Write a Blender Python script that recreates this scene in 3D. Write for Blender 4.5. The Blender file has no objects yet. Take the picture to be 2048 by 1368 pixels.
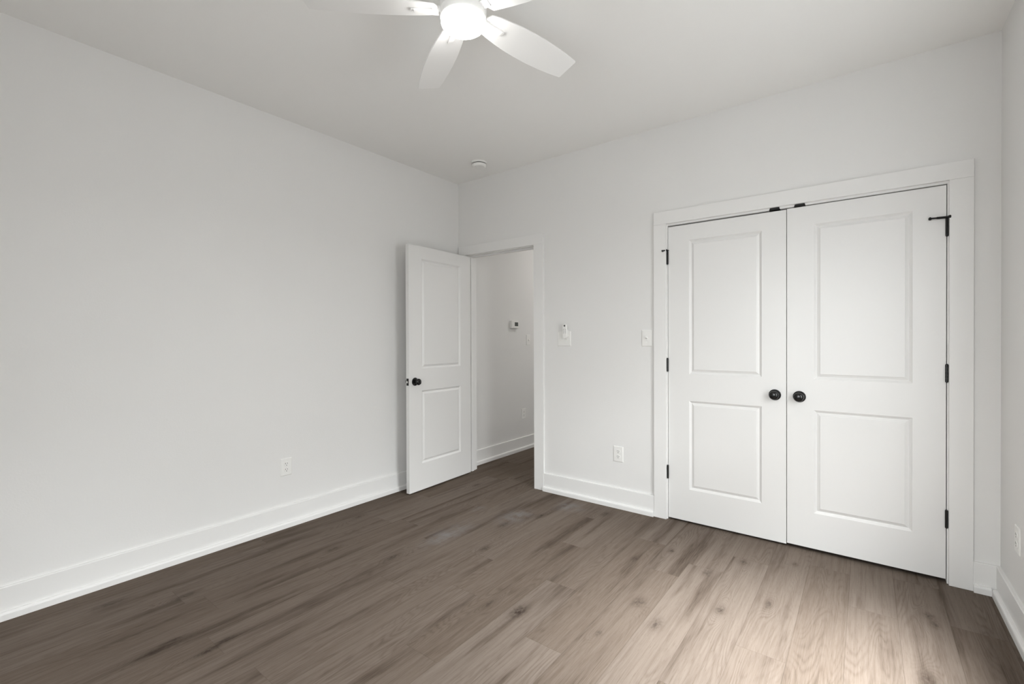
import bpy, bmesh, math, random
from mathutils import Vector, Matrix

S = bpy.context.scene
C = S.collection
R = math.radians
W, H = 3.629, 2.743            # room width (x), ceiling height
YF = -3.85                     # wall behind the camera
T = 0.114                      # wall thickness
# unseen windows, the front one added for fill light: wall, from, to, sill, head (right wall: y range; front wall: x range)
WINS = [('R', -1.80, -0.85, 0.55, 2.10), ('F', 1.90, 3.20, 0.55, 2.10)]

# ---------------------------------------------------------------- camera
cam_d = bpy.data.cameras.new('camera')
cam = bpy.data.objects.new('camera', cam_d)
C.objects.link(cam)
S.camera = cam
cam_d.sensor_fit = 'HORIZONTAL'
cam_d.sensor_width = 36.0
cam_d.lens = 925.385 * 36.0 / 2048.0
cam_d.clip_start = 0.02
yaw, pit, rol = 0.6523, -0.0058, -0.0035
fw = Vector((-math.sin(yaw) * math.cos(pit), math.cos(yaw) * math.cos(pit), math.sin(pit)))
rt = fw.cross(Vector((0, 0, 1))).normalized()
up = rt.cross(fw)
r2 = rt * math.cos(rol) + up * math.sin(rol)
u2 = -rt * math.sin(rol) + up * math.cos(rol)
M = Matrix((r2, u2, -fw)).transposed().to_4x4()
M.translation = Vector((3.1061, -3.2238, 1.2579))
cam.matrix_world = M

# ---------------------------------------------------------------- world, exposure
S.view_settings.view_transform = 'Standard'
S.view_settings.look = 'None'
S.view_settings.gamma = 1.0
S.view_settings.use_curve_mapping = False
S.view_settings.exposure = 0.13
S.cycles.max_bounces = 14
S.cycles.diffuse_bounces = 10
S.cycles.glossy_bounces = 4
S.cycles.caustics_reflective = False
S.cycles.caustics_refractive = False
SKY = 20.0
SKY_TINT = (0.965, 1.0, 1.01)
wd = bpy.data.worlds.new('overcast_sky')
S.world = wd
wd.use_nodes = True
nt = wd.node_tree
nt.nodes.clear()


def wnode(kind, **kw):
    n_ = nt.nodes.new(kind)
    for k_, v_ in kw.items():
        setattr(n_, k_, v_)
    return n_


def wramp(fac, stops, peak):
    """piecewise-linear curve over height (-1..1 mapped to 0..1), values divided by peak"""
    r_ = wnode('ShaderNodeValToRGB')
    nt.links.new(fac, r_.inputs[0])
    el_ = r_.color_ramp.elements
    for i_, (p_, v_) in enumerate(stops):
        e_ = el_[i_] if i_ < 2 else el_.new(p_)
        e_.position = p_
        e_.color = (v_ / peak,) * 3 + (1,)
    return r_.outputs[0]


def wmath(op, a_, b_):
    m_ = wnode('ShaderNodeMath', operation=op)
    for s_, v_ in zip(m_.inputs, (a_, b_)):
        if isinstance(v_, (int, float)):
            s_.default_value = v_
        else:
            nt.links.new(v_, s_)
    return m_.outputs[0]


tc = wnode('ShaderNodeTexCoord')
sx = wnode('ShaderNodeSeparateXYZ')
nt.links.new(tc.outputs['Generated'], sx.inputs[0])
mp = wnode('ShaderNodeMapRange')
mp.inputs['From Min'].default_value = -1.0
nt.links.new(sx.outputs['Z'], mp.inputs['Value'])
# dull ground, grey cloud, and a bright patch of thin cloud high in front of the side window (the veiled sun)
base = wramp(mp.outputs[0], [(0.0, .20), (1.0, .50), (0.49, .21), (0.51, .42), (0.68, .55)], 1.0)
patch = wmath('MULTIPLY', wramp(mp.outputs[0], [(0.67, .0), (1.0, 0.0), (0.72, 1.7), (0.78, 2.5), (0.83, 2.0), (0.88, 0.8)], 10.0), 10.0)
overhead = wmath('MULTIPLY', wramp(mp.outputs[0], [(0.85, .0), (1.0, 2.0), (0.88, 5.2), (0.92, 5.6), (0.96, 4.0)], 10.0), 10.0)
hx = wmath('SQRT', wmath('ADD', wmath('MULTIPLY', sx.outputs[0], sx.outputs[0]), wmath('MULTIPLY', sx.outputs[1], sx.outputs[1])), 0.0)
az = wmath('DIVIDE', sx.outputs[0], wmath('MAXIMUM', hx, 0.001))


def facing(lo, hi):
    m_ = wnode('ShaderNodeMapRange', interpolation_type='SMOOTHSTEP')
    m_.inputs['From Min'].default_value = lo
    m_.inputs['From Max'].default_value = hi
    nt.links.new(az, m_.inputs['Value'])
    return m_.outputs[0]


glow = wmath('ADD', wmath('MULTIPLY', patch, facing(0.75, 1.0)), wmath('MULTIPLY', overhead, facing(0.0, 0.9)))
sky = wmath('ADD', base, glow)
bg = wnode('ShaderNodeBackground')
bg.inputs['Color'].default_value = (*SKY_TINT, 1)
nt.links.new(wmath('MULTIPLY', sky, SKY), bg.inputs['Strength'])
wo = wnode('ShaderNodeOutputWorld')
nt.links.new(bg.outputs[0], wo.inputs['Surface'])

for wall, a, b, z0, z1 in WINS:          # light portals in the window openings
    d = bpy.data.lights.new('window_portal', 'AREA')
    d.shape = 'RECTANGLE'
    d.cycles.is_portal = True
    o = bpy.data.objects.new('window_portal', d)
    C.objects.link(o)
    if wall == 'R':
        d.size, d.size_y = z1 - z0, b - a
        o.location = (W + T + 0.02, (a + b) / 2, (z0 + z1) / 2)
        o.rotation_euler = (0, R(90), 0)
    else:
        d.size, d.size_y = b - a, z1 - z0
        o.location = ((a + b) / 2, YF - T - 0.02, (z0 + z1) / 2)
        o.rotation_euler = (R(90), 0, 0)


# ---------------------------------------------------------------- materials
def mat(name, col, rough=0.5, spec=0.5, metal=0.0, bump=None, coat=0.0):
    m = bpy.data.materials.new(name)
    m.use_nodes = True
    n = m.node_tree
    b = n.nodes['Principled BSDF']
    b.inputs['Base Color'].default_value = (*col, 1)
    b.inputs['Roughness'].default_value = rough
    b.inputs['Specular IOR Level'].default_value = spec
    b.inputs['Metallic'].default_value = metal
    b.inputs['Coat Weight'].default_value = coat
    if bump:
        sc, st, dist = bump
        t = n.nodes.new('ShaderNodeTexCoord')
        no = n.nodes.new('ShaderNodeTexNoise')
        no.inputs['Scale'].default_value = sc
        no.inputs['Detail'].default_value = 3
        bp = n.nodes.new('ShaderNodeBump')
        bp.inputs['Strength'].default_value = st
        bp.inputs['Distance'].default_value = dist
        n.links.new(t.outputs['Object'], no.inputs['Vector'])
        n.links.new(no.outputs['Fac'], bp.inputs['Height'])
        n.links.new(bp.outputs[0], b.inputs['Normal'])
    return m


def emit(name, col, strength):
    m = bpy.data.materials.new(name)
    m.use_nodes = True
    b = m.node_tree.nodes['Principled BSDF']
    b.inputs['Base Color'].default_value = (0.9, 0.9, 0.9, 1)
    b.inputs['Emission Color'].default_value = (*col, 1)
    b.inputs['Emission Strength'].default_value = strength
    return m


M_WALL = mat('wall_paint', (0.75, 0.745, 0.735), 0.7, 0.3, bump=(120, 0.10, 0.004))
M_CEIL = mat('ceiling_paint', (0.86, 0.855, 0.84), 0.8, 0.2, bump=(90, 0.05, 0.003))
M_TRIM = mat('trim_paint', (0.77, 0.765, 0.755), 0.42, 0.40, bump=(25, 0.02, 0.002))
M_DOOR = mat('door_paint', (0.745, 0.74, 0.73), 0.38, 0.45, bump=(160, 0.02, 0.001))
M_BLACK = mat('black_metal', (0.007, 0.007, 0.007), 0.16, 0.42)
M_PLASTIC = mat('white_plastic', (0.80, 0.795, 0.775), 0.35, 0.5)
M_FAN = mat('white_fan_finish', (0.86, 0.855, 0.845), 0.4, 0.4)
M_DARK = mat('dark_slot', (0.03, 0.03, 0.03), 0.6, 0.3)
M_SCREEN = mat('grey_display', (0.06, 0.065, 0.06), 0.2, 0.5)
M_BRASS = mat('latch_metal', (0.75, 0.73, 0.70), 0.3, 0.5, 1.0)
M_GREYBTN = mat('grey_print', (0.12, 0.12, 0.12), 0.6, 0.3)
M_LAMP = emit('lit_globe', (1.0, 0.985, 0.955), 36.0)
M_HALL = emit('lit_hall_globe', (1.0, 0.97, 0.93), 62.0)
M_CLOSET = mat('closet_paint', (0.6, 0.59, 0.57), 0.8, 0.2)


def glass_mat():
    m = bpy.data.materials.new('window_glass')
    m.use_nodes = True
    n = m.node_tree
    n.nodes.clear()
    o = n.nodes.new('ShaderNodeOutputMaterial')
    mx = n.nodes.new('ShaderNodeMixShader')
    tr = n.nodes.new('ShaderNodeBsdfTransparent')
    gl = n.nodes.new('ShaderNodeBsdfGlossy')
    gl.inputs['Roughness'].default_value = 0.02
    mx.inputs[0].default_value = 0.06
    n.links.new(tr.outputs[0], mx.inputs[1])
    n.links.new(gl.outputs[0], mx.inputs[2])
    n.links.new(mx.outputs[0], o.inputs[0])
    return m


M_GLASS = glass_mat()

# knots (x, y, half width, half length, depth of colour)
KNOTS = [(1.833, -1.515, .034, .060, 1.0), (1.288, -1.119, .022, .050, .7), (1.156, -.767, .022, .06, .8), (1.267, -.495, .022, .06, .8),
         (.932, -1.523, .020, .06, .7), (2.248, -1.108, .032, .05, .7), (2.374, -1.228, .026, .05, .7), (2.058, -.699, .02, .04, .6),
         (2.194, -.479, .016, .03, .8), (1.62, -.184, .024, .05, .7), (2.201, -1.433, .012, .03, .6), (1.683, -1.552, .014, .05, .6),
         (.436, -.241, .02, .05, .7), (2.558, -.374, .03, .04, .6), (2.43, -.618, .026, .05, .7), (2.796, -.232, .016, .03, .7),
         (2.573, -.942, .022, .045, .8), (2.742, -.753, .016, .05, .7), (3.336, -.424, .022, .03, .8), (3.348, -.493, .02, .04, .7),
         (3.289, -.953, .026, .06, .7), (.446, -2.393, .022, .06, .8), (.237, -2.643, .022, .07, .7), (.824, -2.625, .02, .06, .8),
         (.798, -2.555, .012, .05, .8), (.991, -2.491, .02, .05, .7), (.974, -2.418, .018, .05, .7), (.564, -1.672, .02, .06, .7),
         (.244, -1.273, .02, .06, .6)]
# dull cleaning smears on the boards (x, y, half width, half length)
SMEARS = [(.965, -1.10, .065, .17), (1.13, -.60, .075, .12), (1.34, -.21, .09, .08), (.83, -.66, .03, .05)]


def floor_mat():
    m = bpy.data.materials.new('oak_vinyl_planks')
    m.use_nodes = True
    n = m.node_tree
    L = n.links
    b = n.nodes['Principled BSDF']

    def plug(sock, v):
        if isinstance(v, (int, float)):
            sock.default_value = v
        else:
            L.new(v, sock)

    def ma(op, a, b_=0.0, c=None, clamp=False):
        x = n.nodes.new('ShaderNodeMath')
        x.operation = op
        x.use_clamp = clamp
        plug(x.inputs[0], a)
        plug(x.inputs[1], b_)
        if c is not None:
            plug(x.inputs[2], c)
        return x.outputs[0]

    def rng(v, a, b_, c=0.0, d=1.0, smooth=True):
        x = n.nodes.new('ShaderNodeMapRange')
        x.interpolation_type = 'SMOOTHSTEP' if smooth else 'LINEAR'
        plug(x.inputs['Value'], v)
        for k, q in zip(('From Min', 'From Max', 'To Min', 'To Max'), (a, b_, c, d)):
            x.inputs[k].default_value = q
        return x.outputs[0]

    def noise(vec, scale, detail=3.0, rough=0.55, dist=0.0):
        x = n.nodes.new('ShaderNodeTexNoise')
        L.new(vec, x.inputs['Vector'])
        x.inputs['Scale'].default_value = scale
        x.inputs['Detail'].default_value = detail
        x.inputs['Roughness'].default_value = rough
        x.inputs['Distortion'].default_value = dist
        return x.outputs['Fac']

    def comb(x_, y_, z_):
        v = n.nodes.new('ShaderNodeCombineXYZ')
        for s_, q in zip(v.inputs, (x_, y_, z_)):
            plug(s_, q)
        return v.outputs[0]

    def mix(f, c1, c2, typ='MIX'):
        x = n.nodes.new('ShaderNodeMix')
        x.data_type = 'RGBA'
        x.blend_type = typ
        plug(x.inputs[0], f)
        for s_, q in ((x.inputs[6], c1), (x.inputs[7], c2)):
            if isinstance(q, tuple):
                s_.default_value = (*q, 1)
            else:
                L.new(q, s_)
        return x.outputs[2]

    t = n.nodes.new('ShaderNodeTexCoord')
    sp = n.nodes.new('ShaderNodeSeparateXYZ')
    L.new(t.outputs['Object'], sp.inputs[0])
    X, Y = sp.outputs[0], sp.outputs[1]
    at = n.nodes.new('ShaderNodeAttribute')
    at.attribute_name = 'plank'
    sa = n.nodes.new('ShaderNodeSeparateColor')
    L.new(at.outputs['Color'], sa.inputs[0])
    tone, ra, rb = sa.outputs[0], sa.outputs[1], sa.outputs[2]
    uv = n.nodes.new('ShaderNodeUVMap')
    uv.uv_map = 'plank_uv'
    su = n.nodes.new('ShaderNodeSeparateXYZ')
    L.new(uv.outputs[0], su.inputs[0])
    px = ma('ADD', X, ma('MULTIPLY', ra, 31.0))
    py = ma('ADD', Y, ma('MULTIPLY', rb, 53.0))
    # knots
    ksum, kcore = None, None
    for kx, ky, rx, ry, a in KNOTS:
        dx = ma('MULTIPLY', ma('SUBTRACT', X, kx), 1.0 / rx)
        dy = ma('MULTIPLY', ma('SUBTRACT', Y, ky), 1.0 / ry)
        d2 = ma('ADD', ma('MULTIPLY', dx, dx), ma('MULTIPLY', dy, dy))
        g = ma('MULTIPLY', ma('EXPONENT', ma('MULTIPLY', d2, -0.30)), 1.0)
        c = ma('MULTIPLY', ma('EXPONENT', ma('MULTIPLY', d2, -1.1)), a)
        ksum = g if ksum is None else ma('ADD', ksum, g)
        kcore = c if kcore is None else ma('ADD', kcore, c)
    # growth-ring field
    f1 = noise(comb(ma('MULTIPLY', px, 5.0), ma('MULTIPLY', py, 0.55), 0.0), 1.0, 2.0, 0.5, 0.2)
    f2 = noise(comb(ma('MULTIPLY', px, 16.0), ma('MULTIPLY', py, 2.2), 3.0), 1.0, 2.0, 0.5)
    F = ma('ADD', ma('ADD', f1, ma('MULTIPLY', f2, 0.10)), ma('MULTIPLY', ksum, 0.16))
    rings = ma('ADD', ma('MULTIPLY', ma('SINE', ma('MULTIPLY', F, 2 * math.pi * 38)), 0.5), 0.5)
    rings = ma('POWER', rings, 2.2)
    rmask = rng(noise(comb(ma('MULTIPLY', px, 7.0), ma('MULTIPLY', py, 0.9), 9.0), 1.0, 2.0), 0.38, 0.62)
    rings = ma('MULTIPLY', rings, rmask)
    # fibres
    fib = noise(comb(ma('MULTIPLY', px, 260.0), ma('MULTIPLY', py, 9.0), 1.0), 1.0, 4.0, 0.65)
    pores = rng(noise(comb(ma('MULTIPLY', px, 420.0), ma('MULTIPLY', py, 16.0), 5.0), 1.0, 2.0, 0.6), 0.60, 0.72)
    # broad dark streaks along the grain
    st = noise(comb(ma('MULTIPLY', ma('ADD', px, ma('MULTIPLY', f2, 0.05)), 11.0), ma('MULTIPLY', py, 0.85), 7.0), 1.0, 3.0, 0.55)
    streak = rng(st, 0.49, 0.72)
    fine = rng(noise(comb(ma('MULTIPLY', px, 60.0), ma('MULTIPLY', py, 1.6), 2.0), 1.0, 4.0, 0.6), 0.35, 0.75)
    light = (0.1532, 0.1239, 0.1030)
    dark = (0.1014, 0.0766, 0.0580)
    vein = (0.0383, 0.0253, 0.0169)
    knot = (0.0202, 0.0133, 0.0096)
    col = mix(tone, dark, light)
    col = mix(ma('MULTIPLY', fine, 0.34), col, vein)
    col = mix(ma('MULTIPLY', streak, 0.82), col, vein)
    col = mix(ma('MULTIPLY', rings, 0.30), col, vein)
    col = mix(ma('MULTIPLY', pores, 0.42), col, vein)
    col = mix(ma('MULTIPLY', rng(fib, 0.32, 0.70), 0.32), col, (0.180, 0.150, 0.128))
    kn = rng(noise(comb(ma('MULTIPLY', X, 90.0), ma('MULTIPLY', Y, 45.0), 0.0), 1.0, 3.0, 0.6), 0.25, 0.7)
    col = mix(ma('MULTIPLY', ma('MULTIPLY', kcore, ma('ADD', ma('MULTIPLY', kn, 0.7), 0.3)), 0.95, clamp=True), col, knot)
    # smears
    ssum = None
    for kx, ky, rx, ry in SMEARS:
        dx = ma('MULTIPLY', ma('SUBTRACT', X, kx), 1.0 / rx)
        dy = ma('MULTIPLY', ma('SUBTRACT', Y, ky), 1.0 / ry)
        g = ma('EXPONENT', ma('MULTIPLY', ma('ADD', ma('MULTIPLY', dx, dx), ma('MULTIPLY', dy, dy)), -1.0))
        ssum = g if ssum is None else ma('ADD', ssum, g)
    sn = rng(noise(t.outputs['Object'], 11.0, 4.0, 0.6), 0.32, 0.62)
    col = mix(ma('MULTIPLY', ma('MULTIPLY', ssum, sn), 0.62, clamp=True), col, (0.185, 0.180, 0.186))
    # seams: dark hairline along board edges
    u, v = su.outputs[0], su.outputs[1]
    eu = ma('SUBTRACT', 0.09, ma('ABSOLUTE', ma('SUBTRACT', u, 0.09)))
    seam = ma('MAXIMUM', rng(eu, 0.0006, 0.0022, 1.0, 0.0), rng(v, 0.0006, 0.0022, 1.0, 0.0))
    col = mix(ma('MULTIPLY', seam, 0.26), col, (0.03, 0.022, 0.017))
    L.new(col, b.inputs['Base Color'])
    b.inputs['Roughness'].default_value = 0.48
    L.new(rng(fib, 0.2, 0.8, 0.46, 0.60), b.inputs['Roughness'])
    b.inputs['Specular IOR Level'].default_value = 0.02
    bp = n.nodes.new('ShaderNodeBump')
    bp.inputs['Strength'].default_value = 0.25
    bp.inputs['Distance'].default_value = 0.0012
    hgt = ma('SUBTRACT', ma('MULTIPLY', fib, 0.5), ma('ADD', ma('MULTIPLY', seam, 0.8), ma('MULTIPLY', pores, 0.3)))
    L.new(hgt, bp.inputs['Height'])
    L.new(bp.outputs[0], b.inputs['Normal'])
    return m


M_FLOOR = floor_mat()


# ---------------------------------------------------------------- helpers
def box(bm, x0, x1, y0, y1, z0, z1, mt=None):
    vs = [bm.verts.new(p) for p in ((x0, y0, z0), (x1, y0, z0), (x1, y1, z0), (x0, y1, z0),
                                    (x0, y0, z1), (x1, y0, z1), (x1, y1, z1), (x0, y1, z1))]
    for f in ((0, 3, 2, 1), (4, 5, 6, 7), (0, 1, 5, 4), (1, 2, 6, 5), (2, 3, 7, 6), (3, 0, 4, 7)):
        bm.faces.new([vs[i] for i in f])
    if mt is not None:
        bmesh.ops.transform(bm, matrix=mt, verts=vs)
    return vs


def lathe(bm, prof, seg=40, mt=None):
    """prof: (radius, height) pairs turned about z; mt moves the result."""
    rings = []
    allv = []
    for r, z in prof:
        if r < 1e-6:
            v = bm.verts.new((0, 0, z)); rings.append([v]); allv.append(v)
        else:
            rr = [bm.verts.new((r * math.cos(2 * math.pi * i / seg), r * math.sin(2 * math.pi * i / seg), z)) for i in range(seg)]
            rings.append(rr); allv += rr
    for a, b in zip(rings, rings[1:]):
        for i in range(seg):
            j = (i + 1) % seg
            if len(a) == 1 and len(b) == 1:
                continue
            if len(a) == 1:
                bm.faces.new((a[0], b[j], b[i]))
            elif len(b) == 1:
                bm.faces.new((a[i], a[j], b[0]))
            else:
                bm.faces.new((a[i], a[j], b[j], b[i]))
    if mt is not None:
        bmesh.ops.transform(bm, matrix=mt, verts=allv)
    return allv


def prism(bm, pts, axis_from, axis_to, mt=None):
    """closed outline pts (2-D, in x/z) extruded along y from axis_from to axis_to"""
    a = [bm.verts.new((x, axis_from, z)) for x, z in pts]
    b = [bm.verts.new((x, axis_to, z)) for x, z in pts]
    k = len(pts)
    bm.faces.new(a)
    bm.faces.new(b[::-1])
    for i in range(k):
        j = (i + 1) % k
        bm.faces.new((a[i], b[i], b[j], a[j]))
    if mt is not None:
        bmesh.ops.transform(bm, matrix=mt, verts=a + b)
    return a + b


def obj(name, bm, m, parent=None, bevel=0.0, smooth=False, seg=2):
    bmesh.ops.recalc_face_normals(bm, faces=bm.faces)
    me = bpy.data.meshes.new(name)
    bm.to_mesh(me)
    bm.free()
    me.materials.append(m)
    if smooth:
        me.polygons.foreach_set('use_smooth', [True] * len(me.polygons))
        me.set_sharp_from_angle(angle=R(35))
    o = bpy.data.objects.new(name, me)
    C.objects.link(o)
    if parent is not None:
        o.parent = parent
    if bevel:
        md = o.modifiers.new('edge', 'BEVEL')
        md.width = bevel
        md.segments = seg
        md.limit_method = 'ANGLE'
        md.angle_limit = R(50)
    return o


def tag(o, label, cat, group=None, kind=None):
    o['label'] = label
    o['category'] = cat
    if group:
        o['group'] = group
    if kind:
        o['kind'] = kind
    return o


def thing(name, label, cat, mt=None, group=None, kind=None):
    o = bpy.data.objects.new(name, None)
    C.objects.link(o)
    o.empty_display_size = 0.05
    if mt is not None:
        o.matrix_world = mt
    return tag(o, label, cat, group, kind)


def dup(root, mt, label, group=None):
    r = root.copy()
    C.objects.link(r)
    r.matrix_world = mt
    r['label'] = label
    if group:
        r['group'] = group
    for ch in list(root.children):
        c = ch.copy()
        C.objects.link(c)
        c.parent = r
        for g in list(ch.children):
            d = g.copy()
            C.objects.link(d)
            d.parent = c
    return r


def NB():
    return bmesh.new()


def TR(x, y, z, rz=0.0):
    return Matrix.Translation((x, y, z)) @ Matrix.Rotation(rz, 4, 'Z')


OUT = Matrix.Rotation(R(90), 4, 'X')   # lathe axis z -> -y (out of the back wall into the room)

# ---------------------------------------------------------------- floor of single planks
PW, PL = 0.18, 1.217
random.seed(11)
JOINT = {-9: -.70, -8: .01, -6: -1.853, -5: -2.458, -3: -2.42, -1: -.763, 0: -1.20, 1: -.425, 2: -.757, 7: -.543, 8: -.10}
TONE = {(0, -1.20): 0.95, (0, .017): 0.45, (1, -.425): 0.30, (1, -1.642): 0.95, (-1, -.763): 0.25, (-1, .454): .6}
FY0, FY1 = YF, 3.3
bm = NB()
cl = bm.loops.layers.float_color.new('plank')
ul = bm.loops.layers.uv.new('plank_uv')
for j in range(-10, 11):
    xa, xb = 1.782 + PW * j, 1.782 + PW * (j + 1)
    if xb <= 0 or xa >= W:
        continue
    j0 = JOINT.get(j, random.uniform(-1.2, 0.0))
    ys = sorted(j0 + PL * k for k in range(-5, 5))
    for ya, yb in zip(ys, ys[1:]):
        if yb <= FY0 or ya >= FY1:
            continue
        tone = min(1.0, max(0.0, random.gauss(0.66 if j >= 0 else 0.48, 0.19)))  # random board tone; lighter mean of right-hand rows is window light painted in
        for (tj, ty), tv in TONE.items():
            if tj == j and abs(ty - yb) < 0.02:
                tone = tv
        ra, rb = random.random(), random.random()
        x0, x1, y0, y1 = max(xa, 0), min(xb, W), max(ya, FY0), min(yb, FY1)
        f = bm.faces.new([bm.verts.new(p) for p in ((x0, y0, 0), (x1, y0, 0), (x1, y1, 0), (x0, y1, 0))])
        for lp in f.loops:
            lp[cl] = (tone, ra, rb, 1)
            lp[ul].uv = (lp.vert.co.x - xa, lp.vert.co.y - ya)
floor = obj('floor', bm, M_FLOOR)
tag(floor, 'grey-brown oak plank floor with knots running toward the doorway', 'floor', kind='structure')

# ---------------------------------------------------------------- walls and ceiling
EX0, EX1, EZ = 0.1155, 0.8825, 2.045     # entry: clear opening between jambs
CX0, CX1, CZ = 2.0105, 3.4375, 2.043     # closet: clear opening between jambs
J = 0.018                                 # jamb board
HX, HY = 1.72, 3.2                        # hallway

bm = NB()
box(bm, -T, 0, YF - T, HY + T, -0.1, H + 0.1)
tag(obj('wall_left', bm, M_WALL), 'long plain white wall behind the open door, running on into the hallway', 'wall', kind='structure')

bm = NB()
box(bm, 0, EX0 - J, 0, T, 0, H)
box(bm, EX0 - J, EX1 + J, 0, T, EZ + J, H)
box(bm, EX1 + J, CX0 - J, 0, T, 0, H)
box(bm, CX0 - J, CX1 + J, 0, T, CZ + J, H)
box(bm, CX1 + J, W, 0, T, 0, H)
tag(obj('wall_back', bm, M_WALL), 'white wall holding the doorway and the double closet doors', 'wall', kind='structure')



def pierced(bm, u0, u1, holes, slab):
    """wall slab from u0 to u1 with rectangular holes (u range, z range), drawn by slab(u0, u1, z0, z1)"""
    u = u0
    for a, b, z0, z1 in sorted(holes):
        slab(u, a, -0.1, H + 0.1)
        slab(a, b, -0.1, z0)
        slab(a, b, z1, H + 0.1)
        u = b
    slab(u, u1, -0.1, H + 0.1)


bm = NB()
pierced(bm, YF - T, 1.0, [w[1:] for w in WINS if w[0] == 'R'], lambda a, b, z0, z1: box(bm, W, W + T, a, b, z0, z1))
tag(obj('wall_right', bm, M_WALL), 'narrow strip of white wall beside the closet with an outlet low down', 'wall', kind='structure')

bm = NB()
pierced(bm, -T, W + T, [w[1:] for w in WINS if w[0] == 'F'], lambda a, b, z0, z1: box(bm, a, b, YF - T, YF, z0, z1))
tag(obj('wall_front', bm, M_WALL), 'plain white wall behind the viewer', 'wall', kind='structure')

bm = NB()
box(bm, -T, W + T, YF - T, HY + T, H, H + 0.1)
tag(obj('ceiling', bm, M_CEIL), 'flat white ceiling carrying the fan and smoke detector', 'ceiling', kind='structure')

bm = NB()
box(bm, HX, HX + 0.1, T, HY, 0, H)
box(bm, 0, HX + 0.1, HY, HY + T, 0, H)
tag(obj('wall_hall', bm, M_WALL), 'white hallway walls beyond the doorway', 'wall', kind='structure')

bm = NB()
box(bm, HX + 0.1, W + T, 0.75, 0.80, 0, H)
tag(obj('wall_closet', bm, M_CLOSET), 'dim inner wall of the closet behind the double doors', 'wall', kind='structure')


# ---------------------------------------------------------------- baseboards with shoe moulding
BB_T, BB_H = 0.016, 0.146
SH = [(BB_T, 0), (0.0336, 0), (0.0336, 0.027), (0.0318, 0.0325), (0.0275, 0.0362), (0.022, 0.0375), (BB_T, 0.0375)]
BP = [(0, 0), (BB_T, 0), (BB_T, BB_H - 0.003), (BB_T - 0.003, BB_H), (0, BB_H)]


def baseboard(name, a, b, mt, label, ends=(0, 0)):
    bm = NB()
    prism(bm, BP, a, b, mt)
    o = tag(obj(name, bm, M_TRIM), label, 'baseboard', kind='structure')
    bm = NB()
    prism(bm, SH, a - ends[0], b + ends[1], mt)
    obj('shoe_molding', bm, M_TRIM, o)
    return o


I4 = Matrix.Identity(4)
XB = Matrix(((0, 1, 0, 0), (-1, 0, 0, 0), (0, 0, 1, 0), (0, 0, 0, 1)))       # local y -> x, local x -> -y
XR = Matrix(((-1, 0, 0, W), (0, 1, 0, 0), (0, 0, 1, 0), (0, 0, 0, 1)))       # mirror onto the right wall
baseboard('baseboard_left', YF, -0.019, I4, 'tall white baseboard along the long plain wall')
baseboard('baseboard_back', 0.986, 1.9184, XB, 'short white baseboard between the doorway and the closet', (0.004, -0.002))
baseboard('baseboard_corner', 3.5326, W - BB_T, XB, 'tiny white baseboard piece in the corner beside the closet casing', (0, -0.018))
baseboard('baseboard_right', YF, 0, XR, 'white baseboard along the wall strip right of the closet', (0, -0.0336))
baseboard('baseboard_hall', T + 0.019, HY, I4, 'white baseboard in the hallway seen through the doorway')

# ---------------------------------------------------------------- casings and jambs
CT = 0.019


def casing(name, x0, x1, z1, xi0, xi1, zi, label, jx0, jx1, jz, stops):
    bm = NB()
    box(bm, x0, xi0, -CT, 0, 0, zi)
    box(bm, xi1, x1, -CT, 0, 0, zi)
    box(bm, x0, x1, -CT, 0, zi + 0.0004, z1)
    o = tag(obj(name, bm, M_TRIM, bevel=0.0012), label, 'door trim', kind='structure')
    bm = NB()
    box(bm, jx0 - J, jx0, 0, T, 0, jz + J)
    box(bm, jx1, jx1 + J, 0, T, 0, jz + J)
    box(bm, jx0, jx1, 0, T, jz, jz + J)
    obj('jamb', bm, M_TRIM, o, bevel=0.001)
    if stops:
        bm = NB()
        box(bm, jx0, jx0 + 0.011, 0.040, 0.072, 0, jz)
        box(bm, jx1 - 0.011, jx1, 0.040, 0.072, 0, jz)
        box(bm, jx0 + 0.011, jx1 - 0.011, 0.040, 0.072, jz - 0.011, jz)
        obj('door_stop', bm, M_TRIM, o, bevel=0.001)
        bm = NB()
        box(bm, x0, xi0, T, T + CT, 0, zi)
        box(bm, xi1, x1, T, T + CT, 0, zi)
        box(bm, x0, x1, T, T + CT, zi + 0.0004, z1)
        obj('hall_side_casing', bm, M_TRIM, o, bevel=0.0012)
    return o


trim_1 = casing('trim_1', 0.022, 0.984, 2.1365, 0.1095, 0.8885, 2.0505, 'white flat casing around the open doorway', EX0, EX1, EZ, True)
trim_2 = casing('trim_2', 1.9184, 3.5326, 2.1436, 2.0045, 3.4435, 2.0555, 'white flat casing around the double closet doors', CX0, CX1, CZ, False)
for xs in (2.665, 2.796):       # black ball-catch strikes under the closet head jamb
    bm = NB()
    box(bm, xs - 0.029, xs + 0.029, -0.0035, 0.030, CZ - 0.0022, CZ)
    prism(bm, [(xs - 0.029, CZ - 0.0022), (xs + 0.029, CZ - 0.0022), (xs + 0.025, CZ + 0.0115), (xs - 0.025, CZ + 0.0115)], -0.0055, -0.0015)
    s = obj('ball_catch_strike', bm, M_BLACK, trim_2, bevel=0.0008)
    s['label'] = 'black ball catch strike'


# ---------------------------------------------------------------- panel doors
def rect_ring(bm, a, b):
    for i in range(4):
        j = (i + 1) % 4
        bm.faces.new((a[i], a[j], b[j], b[i]))


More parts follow.
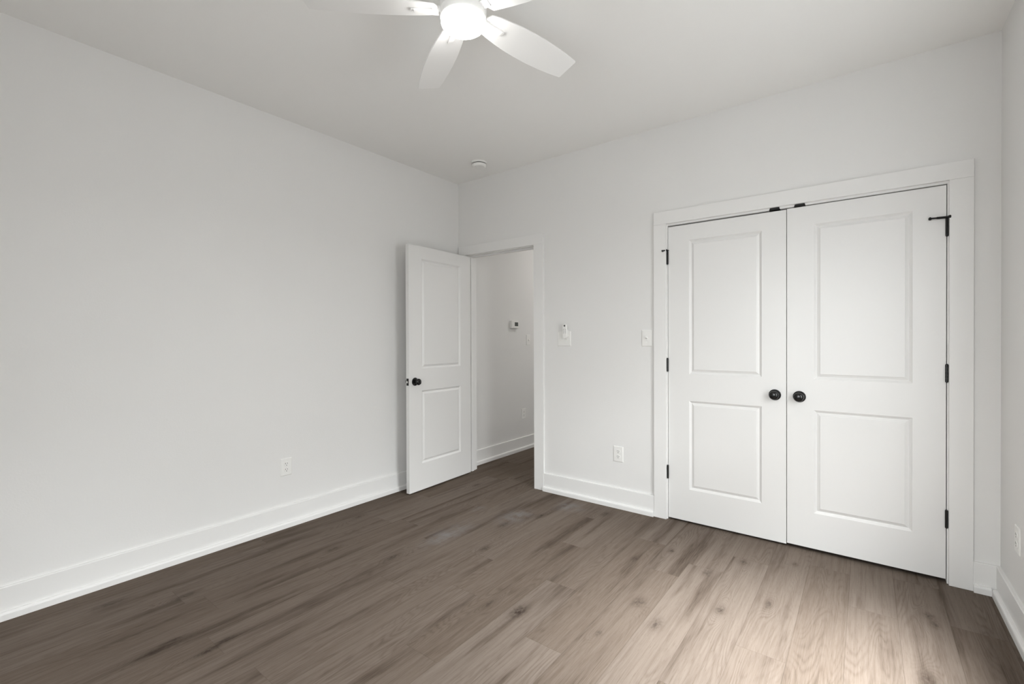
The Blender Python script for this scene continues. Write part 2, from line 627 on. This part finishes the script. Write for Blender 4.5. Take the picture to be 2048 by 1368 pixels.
def leaf_mesh(w, z0, z1, t, xs, zs, both):
    """moulded two-panel leaf: x 0..w, face at y=0 (front) and y=t (back)"""
    bm = NB()
    sides = (0.0, 1.0) if both else (0.0,)
    for sd in (0.0, 1.0):
        yb = 0.0 if sd == 0.0 else t
        inn = 1.0 if sd == 0.0 else -1.0
        if sd in sides:
            gx = [0, xs[0], xs[1], w]
            gz = [z0, zs[0][0], zs[0][1], zs[1][0], zs[1][1], z1]
            for ix in range(3):
                for iz in range(5):
                    x0, x1, a0, a1 = gx[ix], gx[ix + 1], gz[iz], gz[iz + 1]
                    if ix == 1 and iz in (1, 3):
                        prev = None
                        for ins, dep in ((0, 0), (0.0015, 0.0022), (0.0125, 0.0115), (0.0140, 0.0120), (0.0285, 0.0040), (0.0300, 0.0018)):
                            ring = [bm.verts.new((p, yb + inn * dep, q)) for p, q in
                                    ((x0 + ins, a0 + ins), (x1 - ins, a0 + ins), (x1 - ins, a1 - ins), (x0 + ins, a1 - ins))]
                            if prev:
                                rect_ring(bm, prev, ring)
                            prev = ring
                        bm.faces.new(prev)
                    else:
                        bm.faces.new([bm.verts.new(p) for p in ((x0, yb, a0), (x1, yb, a0), (x1, yb, a1), (x0, yb, a1))])
        else:
            bm.faces.new([bm.verts.new(p) for p in ((0, yb, z0), (w, yb, z0), (w, yb, z1), (0, yb, z1))])
    for q in (((0, 0, z0), (0, t, z0), (0, t, z1), (0, 0, z1)), ((w, 0, z0), (w, t, z0), (w, t, z1), (w, 0, z1)),
              ((0, 0, z0), (w, 0, z0), (w, t, z0), (0, t, z0)), ((0, 0, z1), (w, 0, z1), (w, t, z1), (0, t, z1))):
        bm.faces.new([bm.verts.new(p) for p in q])
    bmesh.ops.remove_doubles(bm, verts=bm.verts, dist=0.00005)
    return bm


KNOB = [(0.0, 0.0), (0.033, 0.0), (0.0335, 0.003), (0.031, 0.0065), (0.020, 0.009), (0.0125, 0.012), (0.0115, 0.022), (0.0125, 0.027),
        (0.019, 0.0295), (0.0245, 0.034), (0.0265, 0.040), (0.0262, 0.046), (0.0235, 0.051), (0.018, 0.0545), (0.010, 0.0565), (0.0, 0.057)]
ROS = KNOB[:6] + [(0.0, 0.012)]
GRIP = [(0.0, 0.011), (0.0115, 0.011)] + KNOB[6:]


def knob(parent, mt, priv=False):
    bm = NB()
    lathe(bm, GRIP, 48, mt)
    if priv:
        lathe(bm, [(0.0, 0.0565), (0.006, 0.0565), (0.006, 0.062), (0.004, 0.063), (0.0, 0.063)], 20, mt)
    k = obj('door_knob', bm, M_BLACK, parent, smooth=True)
    k['label'] = 'black round knob'
    bm = NB()
    lathe(bm, ROS, 48, mt)
    obj('rosette', bm, M_BLACK, k, smooth=True)
    return k


def hinge(parent, x, y, z, side, arm=None):
    """knuckle on the room side at (x, y) with ball tips; side=+1 leaf lies toward +x"""
    bm = NB()
    h = 0.0445
    zz = -h
    for i in range(5):
        lathe(bm, [(0.0, zz), (0.0062, zz), (0.0062, zz + 0.0172), (0.0, zz + 0.0172)], 18, Matrix.Translation((x, y, z)))
        zz += 0.0178
    lathe(bm, [(0.0, -h - 0.004), (0.004, -h - 0.003), (0.0052, -h), (0.0, -h)], 18, Matrix.Translation((x, y, z)))
    lathe(bm, [(0.0, h + 0.004), (0.004, h + 0.003), (0.0052, h), (0.0, h)], 18, Matrix.Translation((x, y, z)))
    box(bm, x - 0.0012, x + 0.0012, y, y + 0.030, z - h, z + h)
    g = obj('hinge', bm, M_BLACK, parent, smooth=True)
    g['label'] = 'black hinge'
    if arm:
        bm = NB()
        zt = z + h + 0.006
        lathe(bm, [(0.0, -0.003), (0.0085, -0.003), (0.0095, 0.0), (0.0085, 0.003), (0.0, 0.003)], 24, Matrix.Translation((x, y, zt)))
        if arm == 'door':      # long threaded arm reaching over the door face, padded stub toward the casing
            out = Matrix.Translation((x, y, zt)) @ Matrix.Rotation(R(12), 4, 'Z') @ Matrix.Rotation(R(-90), 4, 'Y')
            lathe(bm, [(0.0, 0), (0.0062, 0), (0.0062, 0.040), (0.0046, 0.041), (0.0046, 0.062), (0.0, 0.062)], 16, out)
            pad = Matrix.Translation((x - 0.0655, y - 0.014, zt)) @ Matrix.Rotation(R(-118), 4, 'X')
            lathe(bm, [(0.0, -0.006), (0.0045, -0.006), (0.0070, -0.001), (0.0070, 0.006), (0.0, 0.009)], 16, pad)
            stub = Matrix.Translation((x, y, zt)) @ Matrix.Rotation(R(-52), 4, 'Z') @ Matrix.Rotation(R(90), 4, 'Y')
            lathe(bm, [(0.0, 0), (0.0045, 0), (0.0045, 0.010), (0.0075, 0.012), (0.0075, 0.019), (0.0, 0.021)], 16, stub)
        else:                  # stop swung round over the casing
            out = Matrix.Translation((x, y, zt)) @ Matrix.Rotation(R(32), 4, 'Z') @ Matrix.Rotation(R(-90), 4, 'Y')
            lathe(bm, [(0.0, 0), (0.0060, 0), (0.0060, 0.024), (0.0044, 0.025), (0.0044, 0.040), (0.0, 0.042)], 16, out)
            pad = Matrix.Translation((x - 0.028, y - 0.0225, zt - 0.002)) @ Matrix.Rotation(R(-110), 4, 'X')
            lathe(bm, [(0.0, -0.004), (0.0040, -0.004), (0.0066, -0.001), (0.0066, 0.006), (0.0, 0.008)], 16, pad)
            tab = Matrix.Translation((x - 0.004, y - 0.008, zt + 0.003)) @ Matrix.Rotation(R(-72), 4, 'Y')
            lathe(bm, [(0.0, -0.004), (0.0045, -0.004), (0.0045, 0.013), (0.0, 0.016)], 16, tab)
        s_ = obj('hinge_pin_stop', bm, M_BLACK, parent, smooth=True)
        s_['label'] = 'black hinge pin door stop'
    return g


HZ = (0.332, 1.077, 1.821)
ZP = ((0.232, 0.835), (1.018, 1.926))

# entry door, swung open into the room against the long wall
d1 = thing('door_1', 'white two-panel door standing open against the long wall', 'door', TR(EX0, -0.006, 0, R(-87.7)), kind='structure')
bm = leaf_mesh(0.762, 0.012, 2.030, 0.035, (0.140, 0.622), ZP, True)
bmesh.ops.transform(bm, matrix=TR(0.003, 0.006, 0), verts=bm.verts)
obj('leaf', bm, M_DOOR, d1, bevel=0.0012)
knob(d1, Matrix.Translation((0.702, 0.041, 0.915)) @ Matrix.Rotation(R(-90), 4, 'X'), True)
knob(d1, Matrix.Translation((0.702, 0.006, 0.915)) @ Matrix.Rotation(R(90), 4, 'X'))
bm = NB()
box(bm, 0.7645, 0.7660, 0.0108, 0.0362, 0.8865, 0.9435)
pl = obj('latch_plate', bm, M_BLACK, d1, bevel=0.0006)
pl['label'] = 'black latch plate'
bm = NB()
prism(bm, [(0.766, 0.907), (0.774, 0.907), (0.774, 0.923), (0.766, 0.923)], 0.017, 0.030)
lb = obj('latch_bolt', bm, M_BRASS, pl, bevel=0.002)
for z in HZ:
    hinge(d1, 0.0, 0.0, z, 1)

# closet leaves (faces flush with the wall, swing into the room)
d2 = thing('door_2', 'white two-panel closet door whose knob sits on its right side', 'door', TR(CX0 + 0.0035, 0.001, 0), kind='structure')
bm = leaf_mesh(0.7125, 0.0150, 2.0335, 0.035, (0.1415, 0.5795), ZP, False)
obj('leaf', bm, M_DOOR, d2, bevel=0.0012)
knob(d2, Matrix.Translation((0.652, 0, 0.913)) @ OUT)
for i, z in enumerate(HZ):
    hinge(d2, -0.0018, -0.006, z, -1, 'casing' if i == 2 else None)

d3 = thing('door_3', 'white two-panel closet door next to the room corner', 'door', TR(2.7300, 0.001, 0), kind='structure')
bm = leaf_mesh(0.7040, 0.0225, 2.0370, 0.035, (0.1370, 0.5735), ZP, False)
obj('leaf', bm, M_DOOR, d3, bevel=0.0012)
knob(d3, Matrix.Translation((0.064, 0, 0.911)) @ OUT)
for i, z in enumerate(HZ):
    hinge(d3, 0.7057, -0.006, z, -1, 'door' if i == 2 else None)

# ---------------------------------------------------------------- windows (out of view, let the daylight in; the rear one is added as fill)
for i, (wall, a, b, z0, z1) in enumerate(WINS):
    # local frame: u along the wall, v = depth outward from the wall face
    if wall == 'R':
        mt = Matrix(((0, 1, 0, W), (1, 0, 0, 0), (0, 0, 1, 0), (0, 0, 0, 1)))
    else:
        mt = Matrix(((1, 0, 0, 0), (0, -1, 0, YF), (0, 0, 1, 0), (0, 0, 0, 1)))
    win = thing('window_%d' % (i + 1), 'white double-hung window in the %s' % ('side' if wall == 'R' else 'rear wall, added for fill light'), 'window', kind='structure')
    bm = NB()
    for q in ((a - .085, a, z0 - .085, z1 + .085), (b, b + .085, z0 - .085, z1 + .085), (a, b, z1, z1 + .085), (a, b, z0 - .085, z0)):
        box(bm, q[0], q[1], -CT, 0, q[2], q[3], mt)
    obj('window_casing', bm, M_TRIM, win, bevel=0.0012)
    bm = NB()
    zm = (z0 + z1) / 2
    for q in ((a, a + .04, z0, z1), (b - .04, b, z0, z1), (a + .04, b - .04, z0, z0 + .045), (a + .04, b - .04, z1 - .04, z1),
              (a + .04, b - .04, zm - .018, zm + .018)):
        box(bm, q[0], q[1], 0.05, 0.10, q[2], q[3], mt)
    obj('sash', bm, M_TRIM, win, bevel=0.001)
    bm = NB()
    box(bm, a + .04, b - .04, 0.072, 0.076, z0 + .045, z1 - .04, mt)
    obj('pane', bm, M_GLASS, win)


# ---------------------------------------------------------------- outlets, switches (local: x across, z up, wall at y=0, room at -y)
def plate(bm, w, h, x=0.0, z=0.0, t=0.0055):
    b = 0.004
    a = [bm.verts.new((x + p * w / 2, 0, z + q * h / 2)) for p, q in ((-1, -1), (1, -1), (1, 1), (-1, 1))]
    m = [bm.verts.new((x + p * w / 2, -0.0022, z + q * h / 2)) for p, q in ((-1, -1), (1, -1), (1, 1), (-1, 1))]
    c = [bm.verts.new((x + p * (w / 2 - b), -t, z + q * (h / 2 - b))) for p, q in ((-1, -1), (1, -1), (1, 1), (-1, 1))]
    bm.faces.new(a)
    rect_ring(bm, a, m)
    rect_ring(bm, m, c)
    bm.faces.new(c)


def rounded(w, h, r, k=6):
    out = []
    for cx, cz, a0 in ((w / 2 - r, h / 2 - r, 0), (-w / 2 + r, h / 2 - r, 90), (-w / 2 + r, -h / 2 + r, 180), (w / 2 - r, -h / 2 + r, 270)):
        for i in range(k + 1):
            an = R(a0 + 90 * i / k)
            out.append((cx + r * math.cos(an), cz + r * math.sin(an)))
    return out


def screw(parent, x, z, y=-0.0055):
    bm = NB()
    lathe(bm, [(0.0, -0.0005), (0.0034, -0.0005), (0.0034, 0.0004), (0.0022, 0.0011), (0.0, 0.0012)], 16, Matrix.Translation((x, y, z)) @ OUT)
    return obj('screw', bm, M_PLASTIC, parent, smooth=True)


def outlet(mt, label):
    t = thing('wall_outlet', label, 'outlet', mt, 'duplex wall outlets')
    bm = NB()
    plate(bm, 0.077, 0.116)
    obj('cover_plate', bm, M_PLASTIC, t, bevel=0.0006)
    for s in (1, -1):
        z = s * 0.0195
        bm = NB()
        prism(bm, [(x, z + q) for x, q in rounded(0.034, 0.0285, 0.0125)], -0.005, -0.0075)
        rc = obj('receptacle', bm, M_PLASTIC, t, bevel=0.0004)
        for x, hh in ((-0.0064, 0.0085), (0.0064, 0.0070)):
            bm = NB()
            box(bm, x - 0.0013, x + 0.0013, -0.0079, -0.0060, z + 0.0045 - hh / 2, z + 0.0045 + hh / 2)
            obj('slot', bm, M_DARK, rc)
        bm = NB()
        lathe(bm, [(0.0, 0.006), (0.0026, 0.006), (0.0026, 0.0079), (0.0, 0.0079)], 14, Matrix.Translation((0, 0, z - 0.0075)) @ OUT)
        obj('ground_hole', bm, M_DARK, rc)
    screw(t, 0, 0)
    return t


def toggle(t, x, updown):
    bm = NB()
    box(bm, x - 0.0052, x + 0.0052, -0.0063, -0.005, -0.0125, 0.0125)
    fr = obj('toggle_frame', bm, M_PLASTIC, t, bevel=0.0004)
    bm = NB()
    mt = Matrix.Translation((x, -0.005, 0)) @ Matrix.Rotation(R(28 * updown), 4, 'X')
    vs = box(bm, -0.0050, 0.0050, -0.0195, 0.0, -0.0058, 0.0058)
    for v in vs:
        if v.co.y < -0.01:
            v.co.x *= 0.82
            v.co.z *= 0.75
    bmesh.ops.transform(bm, matrix=mt, verts=vs)
    obj('toggle', bm, M_PLASTIC, t, bevel=0.0008)


def switch(mt, label, gangs=1, states=(1,), group=None):
    t = thing('light_switch', label, 'light switch', mt, group)
    bm = NB()
    plate(bm, 0.0755 + 0.046 * (gangs - 1), 0.119)
    obj('cover_plate', bm, M_PLASTIC, t, bevel=0.0006)
    for g in range(gangs):
        x = (g - (gangs - 1) / 2) * 0.046
        toggle(t, x, states[g])
        screw(t, x, 0.030)
        screw(t, x, -0.030)
    return t


LW = R(90)       # on the left wall: local -y points to +x
outlet(TR(0, -1.674, 0.4035, LW), 'white outlet low on the long plain wall, far left of the open door')
o1 = outlet(TR(1.641, 0, 0.3985), 'white outlet on the wall between the doorway and the closet')
outlet(TR(W, -0.329, 0.388, R(-90)), 'white outlet on the wall strip beside the corner, seen nearly edge on')
outlet(TR(0, 1.056, 0.409, LW), 'white outlet low on the hallway wall seen through the doorway')
switch(TR(1.8620, 0, 1.2635), 'white single toggle switch tight against the closet casing', 1, (-0.7,))
switch(TR(1.1765, 0, 1.2615), 'white double toggle switch plate behind the fan remote', 2, (1, -1))
switch(TR(0, 1.149, 1.2515, LW), 'white toggle switch on the hallway wall beside the thermostat', 1, (1,))

# fan remote clipped in its cradle in front of the double switch plate
rm = thing('fan_remote', 'white handheld fan remote with black eye hung before the double switch', 'remote control', TR(1.1960, -0.0160, 1.3215))
bm = NB()
prism(bm, rounded(0.0385, 0.118, 0.019, 8), 0.0, -0.0165)
obj('body', bm, M_PLASTIC, rm, bevel=0.0045, seg=3)
bm = NB()
lathe(bm, [(0.0, 0.015), (0.0068, 0.015), (0.0068, 0.0178), (0.0, 0.0184)], 24, Matrix.Translation((0, 0, 0.043)) @ OUT)
e_ = obj('infrared_eye', bm, M_BLACK, rm, smooth=True)
e_['label'] = 'round black eye at the top'
for iz in range(3):
    for ix in range(3):
        bm = NB()
        lathe(bm, [(0.0, 0.015), (0.0026 if ix != 1 else 0.0014, 0.015), (0.0026 if ix != 1 else 0.0014, 0.0174), (0.0, 0.0176)], 12,
              Matrix.Translation(((ix - 1) * 0.0095, 0, 0.014 - iz * 0.0135)) @ OUT)
        obj('button', bm, M_GREYBTN, rm)
bm = NB()
prism(bm, [(x, z - 0.018) for x, z in rounded(0.044, 0.066, 0.012, 6)], 0.0095, -0.002)
obj('cradle', bm, M_PLASTIC, rm, bevel=0.001)

# thermostat in the hallway
th = thing('thermostat', 'white wall thermostat with a small dark display in the hallway', 'thermostat', TR(0, 0.8725, 1.4225, LW))
bm = NB()
box(bm, -0.0695, 0.0695, -0.006, 0, -0.043, 0.043)
obj('back_plate', bm, M_PLASTIC, th, bevel=0.001)
bm = NB()
box(bm, -0.0680, 0.0680, -0.027, -0.006, -0.0415, 0.0415)
obj('body', bm, M_PLASTIC, th, bevel=0.004, seg=3)
bm = NB()
box(bm, -0.014, 0.048, -0.0278, -0.0262, -0.019, 0.024)
obj('display', bm, M_SCREEN, th)
for i in range(3):
    bm = NB()
    box(bm, 0.054, 0.061, -0.0285, -0.0265, -0.020 + i * 0.017, -0.012 + i * 0.017)
    obj('button', bm, M_PLASTIC, th)

# ---------------------------------------------------------------- smoke detector
sd = thing('smoke_detector', 'round white smoke detector on the ceiling near the corner', 'smoke detector', TR(0.528, -0.296, H))
bm = NB()
lathe(bm, [(0.0, 0.0), (0.066, 0.0), (0.066, -0.010), (0.0635, -0.0135), (0.0, -0.0135)], 48)
obj('base', bm, M_PLASTIC, sd, smooth=True)
bm = NB()
lathe(bm, [(0.0, -0.013), (0.055, -0.013), (0.055, -0.0200), (0.0, -0.0200)], 48)
g_ = obj('vent_gap', bm, M_DARK, sd, smooth=True)
g_['label'] = 'dark vent slit'
bm = NB()
lathe(bm, [(0.0, -0.0195), (0.0590, -0.0195), (0.0590, -0.0225), (0.056, -0.036), (0.050, -0.041), (0.022, -0.043), (0.0, -0.043)], 48)
obj('cover', bm, M_PLASTIC, sd, smooth=True)
bm = NB()
lathe(bm, [(0.0, -0.042), (0.011, -0.042), (0.011, -0.0448), (0.009, -0.0455), (0.0, -0.0455)], 24, Matrix.Translation((-0.012, -0.022, 0)))
obj('test_button', bm, M_PLASTIC, sd, smooth=True)

# ---------------------------------------------------------------- ceiling fan
FX, FYc, ZB = 1.865, -1.903, 2.530
fan = thing('ceiling_fan', 'white five-blade ceiling fan with a lit round globe', 'ceiling fan', TR(FX, FYc, 0))
bm = NB()
lathe(bm, [(0.0, H), (0.078, H), (0.080, H - 0.02), (0.074, H - 0.045), (0.060, H - 0.055), (0.0, H - 0.055)], 64)
obj('canopy', bm, M_FAN, fan, smooth=True)
bm = NB()
lathe(bm, [(0.0, 2.700), (0.060, 2.700), (0.095, 2.690), (0.104, 2.672), (0.104, 2.590), (0.100, 2.583), (0.0, 2.583)], 64)
mo = obj('motor_housing', bm, M_FAN, fan, smooth=True)
for i in range(10):
    bm = NB()
    box(bm, 0.097, 0.1046, -0.018, 0.018, 2.600, 2.606, Matrix.Rotation(R(36 * i + 10), 4, 'Z'))
    obj('vent_slot', bm, M_DARK, mo)
bm = NB()
lathe(bm, [(0.0, 2.583), (0.088, 2.583), (0.090, 2.576), (0.090, 2.535), (0.087, 2.531), (0.0, 2.531)], 64)
obj('hub', bm, M_FAN, fan, smooth=True)
bm = NB()
lathe(bm, [(0.0, 2.529), (0.0885, 2.529), (0.0895, 2.526), (0.0895, 2.502), (0.0870, 2.498), (0.0, 2.498)], 64)
obj('light_ring', bm, M_FAN, fan, smooth=True)
bm = NB()
prof = [(0.0, 2.498), (0.0855, 2.498), (0.0858, 2.494)]
for i in range(1, 9):
    a = R(90 * i / 8)
    prof.append((0.0558 + 0.030 * math.cos(a) if i < 8 else 0.0, 2.486 - 0.021 * math.sin(a) - (0.004 if i == 8 else 0)))
prof.insert(-1, (0.050, 2.4645))
lathe(bm, prof, 64)
gl = obj('light_globe', bm, M_LAMP, fan, smooth=True)
gl['label'] = 'glowing white globe'

BLADE = [(0.098, .026, -.026), (0.112, .046, -.046), (0.15, .054, -.054), (0.20, .0625, -.0605), (0.26, .0695, -.066), (0.32, .0725, -.069),
         (0.39, .0735, -.0695), (0.46, .0705, -.067), (0.52, .0655, -.0625), (0.575, .0585, -.0565), (0.594, .0555, -.054), (0.597, .0525, -.051)]


def blade_bm():
    bm = NB()
    th_ = 0.0055
    pt = R(-14)
    rows = []
    for r, a, b in BLADE:
        row = []
        for dz in (0.0, th_):
            for s in (a, a * 0.5, 0, b * 0.5, b):
                row.append(bm.verts.new((r, s * math.cos(pt) - dz * math.sin(pt), s * math.sin(pt) + dz * math.cos(pt))))
        rows.append(row)
    for p, q in zip(rows, rows[1:]):
        for k in range(4):
            bm.faces.new((p[k], p[k + 1], q[k + 1], q[k]))
            bm.faces.new((p[5 + k], q[5 + k], q[6 + k], p[6 + k]))
        bm.faces.new((p[0], q[0], q[5], p[5]))
        bm.faces.new((p[4], p[9], q[9], q[4]))
    for rw in (rows[0], rows[-1]):
        bm.faces.new([rw[i] for i in (0, 1, 2, 3, 4, 9, 8, 7, 6, 5)])
    return bm


def iron_bm():
    bm = NB()
    rx = Matrix.Rotation(R(-14), 4, 'X')
    # raised bar under the blade, ending in a small tab, and the arm into the hub
    vs = box(bm, 0.085, 0.190, -0.0125, 0.0125, -0.0085, -0.0002, rx)
    box(bm, 0.190, 0.200, -0.0105, 0.0105, -0.0060, -0.0002, rx)
    box(bm, 0.080, 0.120, -0.0170, 0.0170, -0.0115, 0.0100, rx)
    return bm


b0 = obj('blade', blade_bm(), M_FAN, fan, bevel=0.001, smooth=True)
i0 = obj('blade_iron', iron_bm(), M_FAN, b0, bevel=0.0012)
for k in range(5):
    if k == 0:
        b_, = (b0,)
    else:
        b_ = b0.copy(); C.objects.link(b_)
        ii = i0.copy(); C.objects.link(ii); ii.parent = b_
    b_.parent = fan
    b_.location = (0, 0, ZB)
    b_.rotation_euler = (0, 0, R(78.28 + 72 * k))

# ---------------------------------------------------------------- hallway lamp beyond the doorway (lights the hallway wall)
hl = thing('hall_ceiling_light', 'round flush ceiling light in the hallway', 'ceiling light', TR(0.86, 2.15, H))
bm = NB()
lathe(bm, [(0.0, 0.0), (0.15, 0.0), (0.15, -0.022), (0.0, -0.022)], 48)
obj('base', bm, M_FAN, hl, smooth=True)
bm = NB()
lathe(bm, [(0.0, -0.022), (0.14, -0.022), (0.13, -0.05), (0.09, -0.075), (0.0, -0.085)], 48)
obj('diffuser', bm, M_HALL, hl, smooth=True)
